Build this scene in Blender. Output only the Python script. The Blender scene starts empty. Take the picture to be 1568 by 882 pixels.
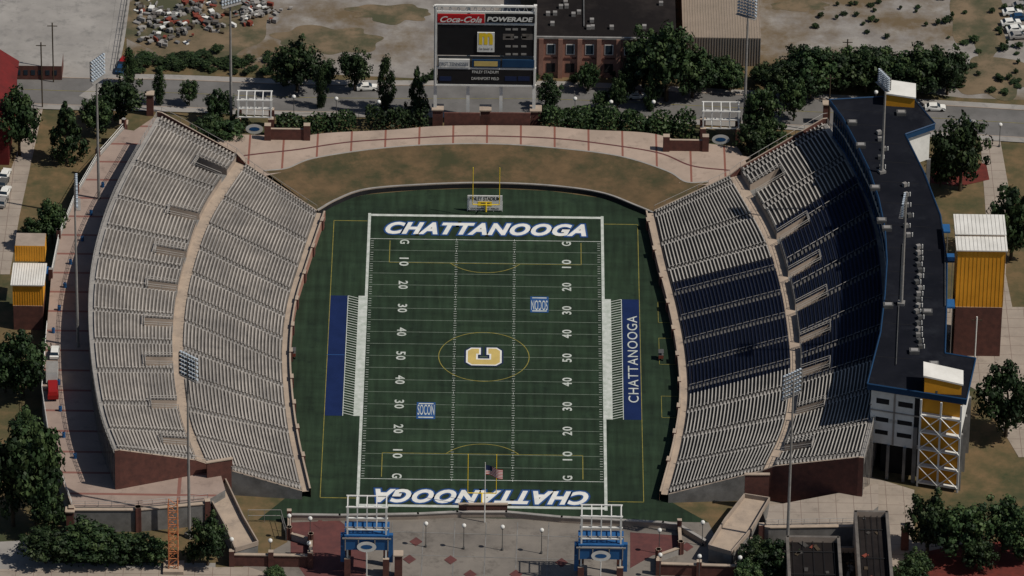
import bpy, numpy as np, math, random
from mathutils import Vector, Matrix
random.seed(7); rng=np.random.default_rng(7)
rad=math.radians
scene=bpy.context.scene
W,H=1568.,882.
# ------------------------------------------------------------------ camera resection from surveyed field marks
obs=[]
L=[(619,400),(618,433),(616,468),(615,505),(613,541),(612,579),(611,618),(609,656),(608,696)]
R=[(865,405),(866,440),(867,475),(868,512),(868,549),(869,587),(871,625),(871,663),(872,703)]
for i in range(9):
    y=36.576-9.144*i
    obs.append((-17.07,y,0,*L[i])); obs.append((17.07,y,0,*R[i]))
obs+=[(-24.9,55.6,0,567,330),(24.9,55.6,0,920,339)]
obs=np.array(obs)
poles=[((152,335),(151,90)),((290,820),(289,560)),((354,190),(352,20)),((1139,205),(1139,15)),((1205,845),(1203,585))]
def rotm(y,e,r):
    def Rz(a): c,s=math.cos(a),math.sin(a); return np.array([[c,-s,0],[s,c,0],[0,0,1]])
    def Rx(a): c,s=math.cos(a),math.sin(a); return np.array([[1,0,0],[0,c,-s],[0,s,c]])
    return Rz(y)@Rx(math.pi/2-e)@Rz(r)
def proj(p,X):
    q=(X-p[:3])@rotm(p[3],p[4],p[5]); d=-q[:,2]
    return np.stack([p[7]+p[6]*q[:,0]/d,p[8]-p[6]*q[:,1]/d],1)
def unp(p,u,v,z=0.):
    d=rotm(p[3],p[4],p[5])@np.array([(u-p[7])/p[6],-(v-p[8])/p[6],-1.])
    return p[:3]+d*((z-p[2])/d[2])
def res(p):
    r=(proj(p,obs[:,:3])-obs[:,3:]).ravel(); e=[]
    for b,t in poles:
        X=unp(p,*b)+np.array([0,0,38.]); e.append(proj(p,X[None])[0][0]-t[0])
    return np.concatenate([r,e,[(p[7]-784)*.01,(p[8]-441)*.01]])
P=np.array([5.7,26-890*math.cos(.57),890*math.sin(.57),0,.57,0,6400.,784,441])
sc=np.array([100,100,100,.1,.1,.1,1000,500,500])
for _ in range(100):
    r=res(P); J=np.zeros((len(r),9))
    for k in range(9):
        h=[.01,.01,.01,1e-5,1e-5,1e-5,.1,.1,.1][k]; q=P.copy(); q[k]+=h
        J[:,k]=(res(q)-r)/h
    d,*_=np.linalg.lstsq(J*sc,-r,rcond=1e-10); P=P+d*sc*.5
RM=rotm(P[3],P[4],P[5])
def U(u,v,z=0.):
    return unp(P,u,v,z)
def V(u,v,Y):
    d=RM@np.array([(u-P[7])/P[6],-(v-P[8])/P[6],-1.]); q=P[:3]+d*((Y-P[1])/d[1]); return q[0],q[2]
cd=bpy.data.cameras.new("camera"); cam=bpy.data.objects.new("camera",cd); scene.collection.objects.link(cam)
M4=Matrix(RM.tolist()).to_4x4(); M4.translation=Vector(P[:3].tolist()); cam.matrix_world=M4
cd.sensor_width=36; cd.lens=P[6]/W*36; cd.clip_end=9000; cd.clip_start=5
cd.shift_x=(W/2-P[7])/W; cd.shift_y=(P[8]-H/2)/W
scene.camera=cam
# ------------------------------------------------------------------ light
el,az=rad(52),rad(-17)
s=Vector((math.cos(el)*math.cos(az),math.cos(el)*math.sin(az),math.sin(el)))
sl=bpy.data.lights.new("sun","SUN"); sl.energy=3.9; sl.angle=rad(.5); sl.color=(1,.93,.82)
so=bpy.data.objects.new("sun",sl); so.rotation_euler=s.to_track_quat('Z','Y').to_euler(); scene.collection.objects.link(so); so.location=(200,0,300)
w=bpy.data.worlds.new("World"); scene.world=w; w.use_nodes=True
nt=w.node_tree; sky=nt.nodes.new('ShaderNodeTexSky'); sky.sky_type='NISHITA'; sky.sun_disc=False; sky.sun_elevation=el; sky.sun_rotation=math.pi/2-az
bg=nt.nodes['Background']; bg.inputs['Strength'].default_value=.05; nt.links.new(sky.outputs[0],bg.inputs[0])
scene.view_settings.view_transform='Standard'; scene.view_settings.look='None'; scene.view_settings.exposure=0
# ------------------------------------------------------------------ materials
def M(name,c1,c2=None,scale=.3,rough=.85,lo=.35,hi=.65,metal=0,c3=None,scale3=.03,lo3=.45,hi3=.6,detail=6,spec=.2):
    m=bpy.data.materials.new(name); m.use_nodes=True; t=m.node_tree; b=t.nodes['Principled BSDF']
    b.inputs['Roughness'].default_value=rough; b.inputs['Metallic'].default_value=metal
    b.inputs['Specular IOR Level'].default_value=spec
    c1=(*c1,1)
    if c2 is None: c2=tuple(x*.8 for x in c1[:3])
    c2=(*c2,1)
    tc=t.nodes.new('ShaderNodeTexCoord'); n=t.nodes.new('ShaderNodeTexNoise'); n.inputs['Scale'].default_value=scale; n.inputs['Detail'].default_value=detail; n.inputs['Roughness'].default_value=.65
    t.links.new(tc.outputs['Object'],n.inputs['Vector'])
    r=t.nodes.new('ShaderNodeValToRGB'); r.color_ramp.elements[0].position=lo; r.color_ramp.elements[0].color=c1; r.color_ramp.elements[1].position=hi; r.color_ramp.elements[1].color=c2
    t.links.new(n.outputs[0],r.inputs[0]); out=r.outputs[0]
    if c3 is not None:
        n3=t.nodes.new('ShaderNodeTexNoise'); n3.inputs['Scale'].default_value=scale3; n3.inputs['Detail'].default_value=8; n3.inputs['Roughness'].default_value=.7
        t.links.new(tc.outputs['Object'],n3.inputs['Vector'])
        mr=t.nodes.new('ShaderNodeMapRange'); mr.inputs[1].default_value=lo3; mr.inputs[2].default_value=hi3; t.links.new(n3.outputs[0],mr.inputs[0])
        mx=t.nodes.new('ShaderNodeMixRGB'); mx.inputs[2].default_value=(*c3,1); t.links.new(mr.outputs[0],mx.inputs[0]); t.links.new(out,mx.inputs[1]); out=mx.outputs[0]
    t.links.new(out,b.inputs['Base Color'])
    return m
def final_link(m):
    t=m.node_tree; b=t.nodes['Principled BSDF']; return t,b,b.inputs['Base Color'].links[0].from_socket
GRASS=M('dry_grass',(.15,.10,.052),(.075,.066,.032),.25,c3=(.042,.050,.023),scale3=.035,lo3=.48,hi3=.62)
GRAVEL=M('gravel_ground',(.26,.245,.23),(.165,.15,.14),.18,c3=(.12,.088,.052),scale3=.02,lo3=.47,hi3=.58)
SCRUB=M('scrub_ground',(.17,.125,.08),(.10,.08,.05),.12,c3=(.06,.062,.035),scale3=.06,lo3=.45,hi3=.6)
CONC=M('lot_concrete',(.30,.285,.27),(.21,.20,.19),.08,c3=(.16,.155,.15),scale3=.3,lo3=.52,hi3=.7)
ASPH=M('road_asphalt',(.145,.14,.138),(.105,.102,.10),.15,c3=(.075,.075,.075),scale3=.5,lo3=.6,hi3=.75)
PLAZA=M('plaza_concrete',(.19,.17,.15),(.13,.118,.107),.1,c3=(.09,.08,.072),scale3=.25,lo3=.52,hi3=.7)
PLAZARED=M('plaza_brick',(.12,.045,.042),(.08,.034,.034),.4)
def gridmat(name,base,base2,line,bw,bh,ms):
    m=M(name,base,base2,.15,c3=tuple(a*.6 for a in base2),scale3=.35,lo3=.55,hi3=.8); t,b,o=final_link(m)
    tc=[n for n in t.nodes if n.type=='TEX_COORD'][0]
    br=t.nodes.new('ShaderNodeTexBrick'); br.offset=0; br.inputs['Scale'].default_value=1; br.inputs['Brick Width'].default_value=bw; br.inputs['Row Height'].default_value=bh; br.inputs['Mortar Size'].default_value=ms; br.inputs['Mortar Smooth'].default_value=0
    br.inputs['Mortar'].default_value=(1,1,1,1); br.inputs['Color1'].default_value=(0,0,0,1); br.inputs['Color2'].default_value=(0,0,0,1)
    t.links.new(tc.outputs['Object'],br.inputs['Vector'])
    mx=t.nodes.new('ShaderNodeMixRGB'); mx.inputs[2].default_value=(*line,1); t.links.new(br.outputs[0],mx.inputs[0]); t.links.new(o,mx.inputs[1]); t.links.new(mx.outputs[0],b.inputs['Base Color'])
    return m
PAVE=gridmat('concourse_paving',(.37,.29,.24),(.29,.23,.19),(.2,.085,.065),7.3,60,.22)
PAVE2=gridmat('walk_paving',(.31,.24,.205),(.24,.185,.16),(.19,.09,.075),60,7.5,.35)
PAVE3=gridmat('sidewalk_paving',(.31,.265,.225),(.24,.205,.175),(.17,.13,.11),3.5,3.5,.06)
def turfmat():
    m=M('turf',(.018,.034,.0185),(.013,.025,.0145),.05,rough=.95,lo=.4,hi=.6,c3=(.007,.0135,.0095),scale3=.3,lo3=.54,hi3=.76)
    t,b,o=final_link(m); tc=[n for n in t.nodes if n.type=='TEX_COORD'][0]
    for scl,f,lo,hi in(((1,.08,1),.9,.72,1.3),((.12,1,1),.35,.78,1.22)):
        mp=t.nodes.new('ShaderNodeMapping'); mp.inputs['Scale'].default_value=scl; t.links.new(tc.outputs['Object'],mp.inputs[0])
        n=t.nodes.new('ShaderNodeTexNoise'); n.inputs['Scale'].default_value=f; n.inputs['Detail'].default_value=5; t.links.new(mp.outputs[0],n.inputs[0])
        mr=t.nodes.new('ShaderNodeMapRange'); mr.inputs[1].default_value=.3; mr.inputs[2].default_value=.7; mr.inputs[3].default_value=lo; mr.inputs[4].default_value=hi; t.links.new(n.outputs[0],mr.inputs[0])
        mx=t.nodes.new('ShaderNodeMixRGB'); mx.blend_type='MULTIPLY'; mx.inputs[0].default_value=1; t.links.new(o,mx.inputs[1]); t.links.new(mr.outputs[0],mx.inputs[2]); o=mx.outputs[0]
    t.links.new(o,b.inputs['Base Color'])
    return m
TURF=turfmat()
BERM=M('berm_grass',(.13,.085,.045),(.08,.058,.031),.25,c3=(.045,.045,.022),scale3=.09,lo3=.47,hi3=.62)
WHITE=M('white_paint',(.66,.66,.64),(.55,.55,.53),.5)
LINE=M('field_line_white',(.50,.52,.50),(.33,.37,.33),.8)
FAINT=M('field_line_thin',(.15,.18,.15),(.09,.12,.09),.8)
YEL=M('field_line_yellow',(.26,.22,.05),(.15,.14,.04),.8)
BLUE=M('field_blue',(.009,.020,.078),(.007,.016,.062),.3,spec=.1)
NAVY=M('logo_navy',(.010,.018,.055),(.010,.018,.055),.3)
LBLUE=M('logo_blue',(.02,.07,.2),(.018,.062,.18),.3)
GOLD=M('logo_gold',(.50,.38,.13),(.42,.32,.11),.3)
ALU=M('bench_aluminium',(.42,.385,.35),(.29,.27,.25),.14,rough=.5,c3=(.19,.18,.172),scale3=.07,lo3=.46,hi3=.74)
ALU2=M('bench_aluminium_aged',(.42,.40,.37),(.31,.30,.285),.2,rough=.5,c3=(.2,.195,.19),scale3=.08,lo3=.5,hi3=.72)
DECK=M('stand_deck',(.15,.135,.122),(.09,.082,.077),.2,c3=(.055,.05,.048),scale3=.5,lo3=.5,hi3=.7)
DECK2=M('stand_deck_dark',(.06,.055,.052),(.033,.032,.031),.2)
DECK3=M('stand_deck_blue',(.017,.021,.036),(.012,.016,.027),.3)
AISLE=M('stand_aisle',(.30,.285,.27),(.22,.21,.2),.5)
AISLE2=M('stand_aisle_dark',(.12,.115,.11),(.08,.078,.076),.5)
SEAT=M('seat_blue',(.012,.021,.06),(.008,.014,.043),.5,rough=.4)
WALK=M('stand_walkway',(.38,.305,.24),(.29,.235,.19),.3,c3=(.2,.165,.14),scale3=.4,lo3=.55,hi3=.75)
BEIGE=M('wall_beige',(.33,.27,.225),(.25,.205,.17),.3)
BRICK=M('brick_wall',(.12,.05,.04),(.075,.035,.03),.8)
BRICKP=M('brick_pink',(.32,.18,.14),(.25,.13,.10),.4)
GREYW=M('concrete_wall',(.21,.205,.2),(.12,.117,.113),.3)
DARK=M('dark_void',(.012,.012,.014),(.02,.02,.022),.5)
ROOF=M('dark_roof',(.011,.012,.017),(.007,.008,.012),.15,rough=.95,c3=(.018,.020,.026),scale3=.1,lo3=.52,hi3=.7,spec=.04)
ROOFB=M('flat_roof_black',(.014,.012,.012),(.009,.008,.009),.1,rough=.95,c3=(.026,.022,.021),scale3=.05,spec=.05)
FASCIA=M('blue_fascia',(.014,.046,.105),(.012,.038,.09),.5,rough=.5,spec=.1)
GLASS=M('press_glass',(.015,.022,.033),(.02,.035,.05),.5,rough=.15)
GYEL=M('gold_panel',(.66,.30,.025),(.56,.25,.02),.3,rough=.6)
WROOF=M('white_metal_roof',(.66,.65,.62),(.56,.55,.52),.3,rough=.5)
STEEL=M('steel',(.30,.29,.28),(.22,.21,.2),.5,rough=.5,metal=.2)
STEELD=M('steel_dark',(.09,.09,.09),(.06,.06,.06),.5,rough=.5)
LAMP=M('lamp_glass',(.5,.55,.6),(.3,.36,.43),3,rough=.2)
RED=M('sign_red',(.38,.01,.015),(.36,.01,.015),.5)
CARRED=M('paint_red',(.25,.012,.012),(.22,.012,.012),.5,rough=.3)
BLACK=M('board_black',(.008,.008,.010),(.012,.012,.014),.5,rough=.6)
TANM=M('tan_metal',(.24,.195,.155),(.2,.165,.13),.2)
MULCH=M('red_mulch',(.13,.026,.02),(.08,.02,.016),.8)
BARK=M('bark',(.06,.045,.03),(.04,.03,.02),2)
ORANGE=M('mast_orange',(.42,.12,.04),(.45,.2,.1),.4)
BLUEP=M('blue_panel',(.02,.09,.24),(.017,.08,.21),.5,rough=.5)
TYRE=M('tyre',(.015,.015,.015),None,1)
REDROOF=M('red_roof',(.13,.014,.014),(.085,.012,.012),.3)
FYEL=M('goal_yellow',(.7,.5,.03),(.7,.5,.03),1,rough=.4)
BRONZE=M('brown_steel',(.2,.05,.03),(.15,.04,.03),1)
def leafmat(name,a,b):
    m=M(name,a,b,1.2,rough=.6); t,bs,o=final_link(m)
    oi=t.nodes.new('ShaderNodeObjectInfo'); hs=t.nodes.new('ShaderNodeHueSaturation')
    mr=t.nodes.new('ShaderNodeMapRange'); mr.inputs[3].default_value=.6; mr.inputs[4].default_value=1.35
    t.links.new(oi.outputs['Random'],mr.inputs[0]); t.links.new(mr.outputs[0],hs.inputs['Value']); t.links.new(o,hs.inputs['Color']); t.links.new(hs.outputs[0],bs.inputs['Base Color'])
    return m
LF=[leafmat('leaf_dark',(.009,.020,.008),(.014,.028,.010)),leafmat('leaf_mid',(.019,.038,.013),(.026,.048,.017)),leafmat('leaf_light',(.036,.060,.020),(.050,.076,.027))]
# ------------------------------------------------------------------ mesh builder
class MB:
    def __init__(s,name): s.name=name; s.v=[]; s.f=[]; s.m=[]; s.mats=[]
    def mi(s,m):
        if m not in s.mats: s.mats.append(m)
        return s.mats.index(m)
    def poly(s,vs,m):
        i=len(s.v); s.v+=[tuple(map(float,x)) for x in vs]; s.f.append(tuple(range(i,i+len(vs)))); s.m.append(s.mi(m))
    def box(s,c,size,m,rot=0.,mt=None):
        hx,hy,hz=[a/2 for a in size]; cs,sn=math.cos(rot),math.sin(rot); i=len(s.v)
        for dz in(-hz,hz):
            for dx,dy in((-hx,-hy),(hx,-hy),(hx,hy),(-hx,hy)): s.v.append((float(c[0]+dx*cs-dy*sn),float(c[1]+dx*sn+dy*cs),float(c[2]+dz)))
        fs=[(0,3,2,1),(4,5,6,7),(0,1,5,4),(1,2,6,5),(2,3,7,6),(3,0,4,7)]; k=s.mi(m); kt=s.mi(mt) if mt else k
        for j,f in enumerate(fs): s.f.append(tuple(i+a for a in f)); s.m.append(kt if j==1 else k)
    def beam(s,p,q,r,m,n=4,r2=None):
        p=Vector(p);q=Vector(q); d=(q-p)
        if d.length<1e-6: return
        a=d.normalized(); u=a.orthogonal().normalized() if abs(a.z)<.99 else Vector((1,0,0)); x=a.cross(u); u=x.cross(a)
        r2=r if r2 is None else r2; i=len(s.v); k=s.mi(m)
        for c,rr in((p,r),(q,r2)):
            for j in range(n):
                t=2*math.pi*(j+.5)/n; o=c+(u*math.cos(t)+x*math.sin(t))*rr; s.v.append(tuple(o))
        for j in range(n):
            s.f.append((i+j,i+(j+1)%n,i+n+(j+1)%n,i+n+j)); s.m.append(k)
        s.f.append(tuple(i+n+j for j in range(n))); s.m.append(k)
        s.f.append(tuple(i+n-1-j for j in range(n))); s.m.append(k)
    def prism(s,pts,z0,z1,mside,mtop):
        i=len(s.v);n=len(pts)
        for z in(z0,z1):
            for a in pts: s.v.append((float(a[0]),float(a[1]),float(z)))
        for j in range(n):
            s.f.append((i+j,i+(j+1)%n,i+n+(j+1)%n,i+n+j)); s.m.append(s.mi(mside[j] if isinstance(mside,list) else mside))
        s.f.append(tuple(i+n+j for j in range(n))); s.m.append(s.mi(mtop))
    def strip(s,A,B,m,za=None,zb=None):
        k=s.mi(m); i=len(s.v); n=len(A)
        for a,b in zip(A,B):
            s.v.append((float(a[0]),float(a[1]),float(a[2] if za is None else za))); s.v.append((float(b[0]),float(b[1]),float(b[2] if zb is None else zb)))
        for j in range(n-1): s.f.append((i+2*j,i+2*j+2,i+2*j+3,i+2*j+1)); s.m.append(k)
    def mesh(s):
        me=bpy.data.meshes.new(s.name); me.from_pydata(s.v,[],s.f)
        for m in s.mats: me.materials.append(m)
        me.polygons.foreach_set('material_index',s.m); me.update(); return me
    def build(s,parent=None,loc=None):
        o=bpy.data.objects.new(s.name,s.mesh()); scene.collection.objects.link(o)
        if parent: o.parent=parent
        if loc is not None: o.location=loc
        return o
def inst(name,me,loc,scale=(1,1,1),rot=0):
    o=bpy.data.objects.new(name,me); scene.collection.objects.link(o); o.location=loc; o.scale=scale; o.rotation_euler=(0,0,rot); return o
def cr(pts,n):
    pts=np.array(pts,float); m=len(pts)-1
    ext=np.vstack([2*pts[0]-pts[1],pts,2*pts[-1]-pts[-2]]); out=[]
    for i in range(n+1):
        t=i/n*m; k=min(int(t),m-1); f=t-k; p0,p1,p2,p3=ext[k:k+4]
        out.append(.5*((2*p1)+(-p0+p2)*f+(2*p0-5*p1+4*p2-p3)*f*f+(-p0+3*p1-3*p2+p3)*f**3))
    return np.array(out)
def pc(px,z,n): return cr([U(u,v,z) for u,v in px],n)
def offs(C,d):
    T=np.gradient(C[:,:2],axis=0); T/=np.linalg.norm(T,axis=1)[:,None]; N=np.stack([T[:,1],-T[:,0]],1); o=C.copy(); o[:,:2]+=N*d; return o
def sheet(name,px,z,m,smooth=0,side=None):
    pts=[U(u,v,z) for u,v in px]
    b=MB(name)
    if smooth: pts=list(cr(pts+[pts[0]],smooth))[:-1]
    if side: b.prism([p[:2] for p in pts],0,z,side,m)
    else: b.poly([(p[0],p[1],z) for p in pts],m)
    o=b.build()
    import bmesh
    bm=bmesh.new(); bm.from_mesh(o.data); bmesh.ops.triangulate(bm,faces=[f for f in bm.faces if len(f.verts)>4])
    for f in bm.faces:
        if f.normal.z<-.5: f.normal_flip()
    bm.to_mesh(o.data); bm.free(); return o
def ribbon(name,px,width,z,m,n=60,kerb=True):
    C=pc(px,z,n); b=MB(name); A=offs(C,width/2); B=offs(C,-width/2); b.strip(A,B,m,z,z)
    if kerb:
        for s_ in(1,-1):
            K0=offs(C,s_*(width/2)); K1=offs(C,s_*(width/2+.25)); K2=offs(C,s_*(width/2+2.2))
            b.strip(K0,K1,BEIGE,z+.12,z+.12); b.strip(K0,K0,BEIGE,z-.05,z+.12); b.strip(K1,K2,CONC,z+.1,z+.1)
    return b.build(),C
# ------------------------------------------------------------------ ground
b=MB('ground'); b.poly([(-3000,-3000,0),(3000,-3000,0),(3000,3000,0),(-3000,3000,0)],GRASS); b.build()
sheet('gravel_ground',[(188,-120),(650,-120),(760,-120),(830,112),(640,120),(420,110),(300,100),(195,95)],.02,GRAVEL)
# scrub strips with ragged star-shaped edges (radial jitter never self-intersects)
def blob(name,cu,cv,ru,rv,z,m,seed,n_=90):
    r=np.random.default_rng(seed); ph=r.uniform(0,6.28,9); am=r.uniform(.03,.12,9); b=MB(name); c=U(cu,cv,z); ring_=[]
    for i in range(n_):
        t=2*math.pi*i/n_; k=1+sum(am[j]*math.sin((j+2)*t+ph[j])/(1+.12*j) for j in range(9)); p=U(cu+ru*math.cos(t)*k,cv+rv*math.sin(t)*k,z); ring_.append((p[0],p[1],z))
    for i in range(n_): 
        q=[tuple(c[:2])+(z,),ring_[(i+1)%n_],ring_[i]]; b.poly(q,m)
    b.build()
blob('scrub_ground',300,25,105,75,.04,SCRUB,1); blob('scrub_ground',500,62,80,22,.055,SCRUB,3); blob('scrub_ground',600,20,60,14,.055,SCRUB,4)
sheet('gravel_lot',[(1160,-120),(1600,-120),(1640,60),(1640,155),(1475,150),(1165,110)],.02,GRAVEL)
blob('scrub_lot',1500,20,48,60,.05,SCRUB,5); blob('scrub_lot',1525,118,70,30,.065,SCRUB,6); blob('scrub_lot',1225,8,40,10,.05,SCRUB,8)
sheet('concrete_lot',[(-140,-90),(190,-90),(178,110),(110,125),(-140,110)],.07,CONC)
road,RC=ribbon('road',[(-200,128),(100,140),(260,143),(450,150),(660,152),(850,153),(1050,162),(1200,170),(1400,180),(1568,190),(1800,204)],11.5,.09,ASPH,120)
road2,_=ribbon('side_road',[(130,150),(160,125),(176,80),(188,0),(198,-90)],3.2,.11,CONC,40,False)
mk=MB('road_marking')
for i in range(0,120):
    a=RC[i];c=RC[i+1]; mk.strip(np.array([a+[0,.2,0],c+[0,.2,0]]),np.array([a+[0,.32,0],c+[0,.32,0]]),YEL,.125,.125)
mk.build()
sheet('turf',[(488,318),(517,308),(560,298),(640,291),(740,288),(840,292),(920,303),(985,322),(1030,340),(1080,500),(1070,700),(1030,770),(1085,800),(1075,826),(1030,800),(440,798),(395,796),(440,760),(410,600),(420,450),(470,350)],.03,TURF)
# ------------------------------------------------------------------ far-end wall, berm, concourse
n=100
wallC=pc([(487,330),(517,313),(560,298),(640,291),(740,288),(840,292),(920,303),(972,322),(1003,335)],0,n)
hw=1.3
b=MB('end_wall'); WT=wallC.copy(); WO=offs(WT,-.45)
b.strip(WT,WT,DARK,0,hw-.25); b.strip(WT,WT,BEIGE,hw-.25,hw); b.strip(WT,WO,AISLE,hw,hw); b.strip(WO,WO,BEIGE,hw,0); b.build()
bermO=pc([(405,262),(440,258),(480,243),(570,229),(660,222),(760,221),(860,228),(950,240),(1020,262),(1050,279),(1085,279)],2.4,n)
b=MB('grass_berm')
prev=WO
for k in range(1,7):
    f=k/6; cur=WO*(1-f)+bermO*f; z0=hw-.1+(2.45-hw)*((k-1)/6); z1=hw-.1+(2.45-hw)*f; b.strip(prev,cur,BERM,z0,z1); prev=cur
b.build()
concO=pc([(340,212),(370,208),(430,212),(500,203),(600,198),(680,192),(820,192),(900,198),(1000,204),(1070,226),(1150,240)],2.4,n)
b=MB('concourse'); b.strip(bermO,concO,PAVE,2.3,2.3); b.strip(concO,concO,BEIGE,2.3,0)
midC=(bermO*.5+concO*.5); mid2=offs(midC,.5); b.strip(midC,mid2,PLAZARED,2.315,2.315)
b.poly([*(tuple(U(u,v,2.28)[:2])+(2.28,) for u,v in [(300,235),(350,205),(430,208),(440,262),(380,275)])],PAVE)
b.poly([*(tuple(U(u,v,2.28)[:2])+(2.28,) for u,v in [(1040,215),(1130,225),(1150,262),(1100,285),(1040,280)])],PAVE)
b.build()
b=MB('berm_kerb'); KO=offs(bermO,-.4); b.strip(bermO,KO,AISLE,2.42,2.42); b.strip(bermO,bermO,WALK,2.2,2.42); b.build()
# ------------------------------------------------------------------ stands
N=240
def runs(mask):
    j=0
    while j<len(mask):
        if mask[j]:
            e=j
            while e<len(mask) and mask[e]: e+=1
            yield j,e; j=e
        else: j+=1
def section(mb,A,B,zA,zB,rows,aisles,blue=None,aw=.0055,holes=(),deck=None,bench=None,b0f=.42,b1f=.86):
    t=(np.arange(N)+.5)/N; deck=deck or DECK; bench=bench or ALU
    isA=np.zeros(N,bool)
    for a in aisles: isA|=np.abs(t-a)<aw
    dz=(zB-zA)/rows
    Pk=lambda s_: A[:,:2]*(1-s_)+B[:,:2]*s_
    z3=lambda a:np.c_[a,np.zeros(len(a))]
    for k in range(rows):
        z=zA+dz*(k+1); s0,s1=k/rows,(k+1)/rows
        P0=Pk(s0);P1=Pk(s1)
        hole=np.zeros(N,bool)
        for j0,j1,sh in holes:
            if s0<sh: hole[j0:j1]=True
        bm_=np.array([bool(blue and blue(t[j],k)) for j in range(N)])
        for msk,dm in((~hole&~bm_,deck),(~hole&bm_,DECK3)):
            for a_,e in runs(msk):
                mb.strip(z3(P0[a_:e+1]),z3(P1[a_:e+1]),dm,z,z); mb.strip(z3(P0[a_:e+1]),z3(P0[a_:e+1]),dm,z-dz,z)
        b0=Pk(s0+b0f/rows);b1=Pk(s0+b1f/rows); bz=z+.4
        a1=Pk(s0+.5/rows)
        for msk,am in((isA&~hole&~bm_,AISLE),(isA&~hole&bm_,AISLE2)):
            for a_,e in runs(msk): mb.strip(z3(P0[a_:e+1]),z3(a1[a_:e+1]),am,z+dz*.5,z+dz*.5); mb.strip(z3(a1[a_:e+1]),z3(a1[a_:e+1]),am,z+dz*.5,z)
        for a_,e in runs(~isA&~hole&~bm_):
            x0=z3(b0[a_:e+1]); x1=z3(b1[a_:e+1])
            mb.strip(x0,x1,bench,bz,bz); mb.strip(x0,x0,bench,bz-.06,bz); mb.strip(x1,x1,bench,bz,bz-.06)
        for j in np.nonzero(bm_&~isA&~hole)[0]:
            e=j+1
            p=b0[j]*.94+b0[e]*.06; q=b0[j]*.06+b0[e]*.94; r_=b1[j]*.94+b1[e]*.06; u_=b1[j]*.06+b1[e]*.94
            mb.poly([(*p,bz),(*q,bz),(*u_,bz-.04),(*r_,bz-.04)],SEAT)
            w0=(u_-q)*.35; mb.poly([(*r_,bz),(*u_,bz),(*(u_+w0),bz+.45),(*(r_+w0),bz+.45)],SEAT)
    for a in aisles:
        j=int(a*N)
        for k in range(0,rows-1,2):
            if any(j0<=j<j1 and k/rows<sh for j0,j1,sh in holes): continue
            p=Pk((k+.3)/rows)[j]; q=Pk((k+1.9)/rows)[j]; z=zA+dz*(k+1)
            mb.beam((*p,z),(*p,z+.95),.05,STEEL); mb.beam((*p,z+.95),(*q,z+.95+dz*1.6),.05,STEEL)
Z0,Z1,Z2=1.7,6.5,13.
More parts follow.
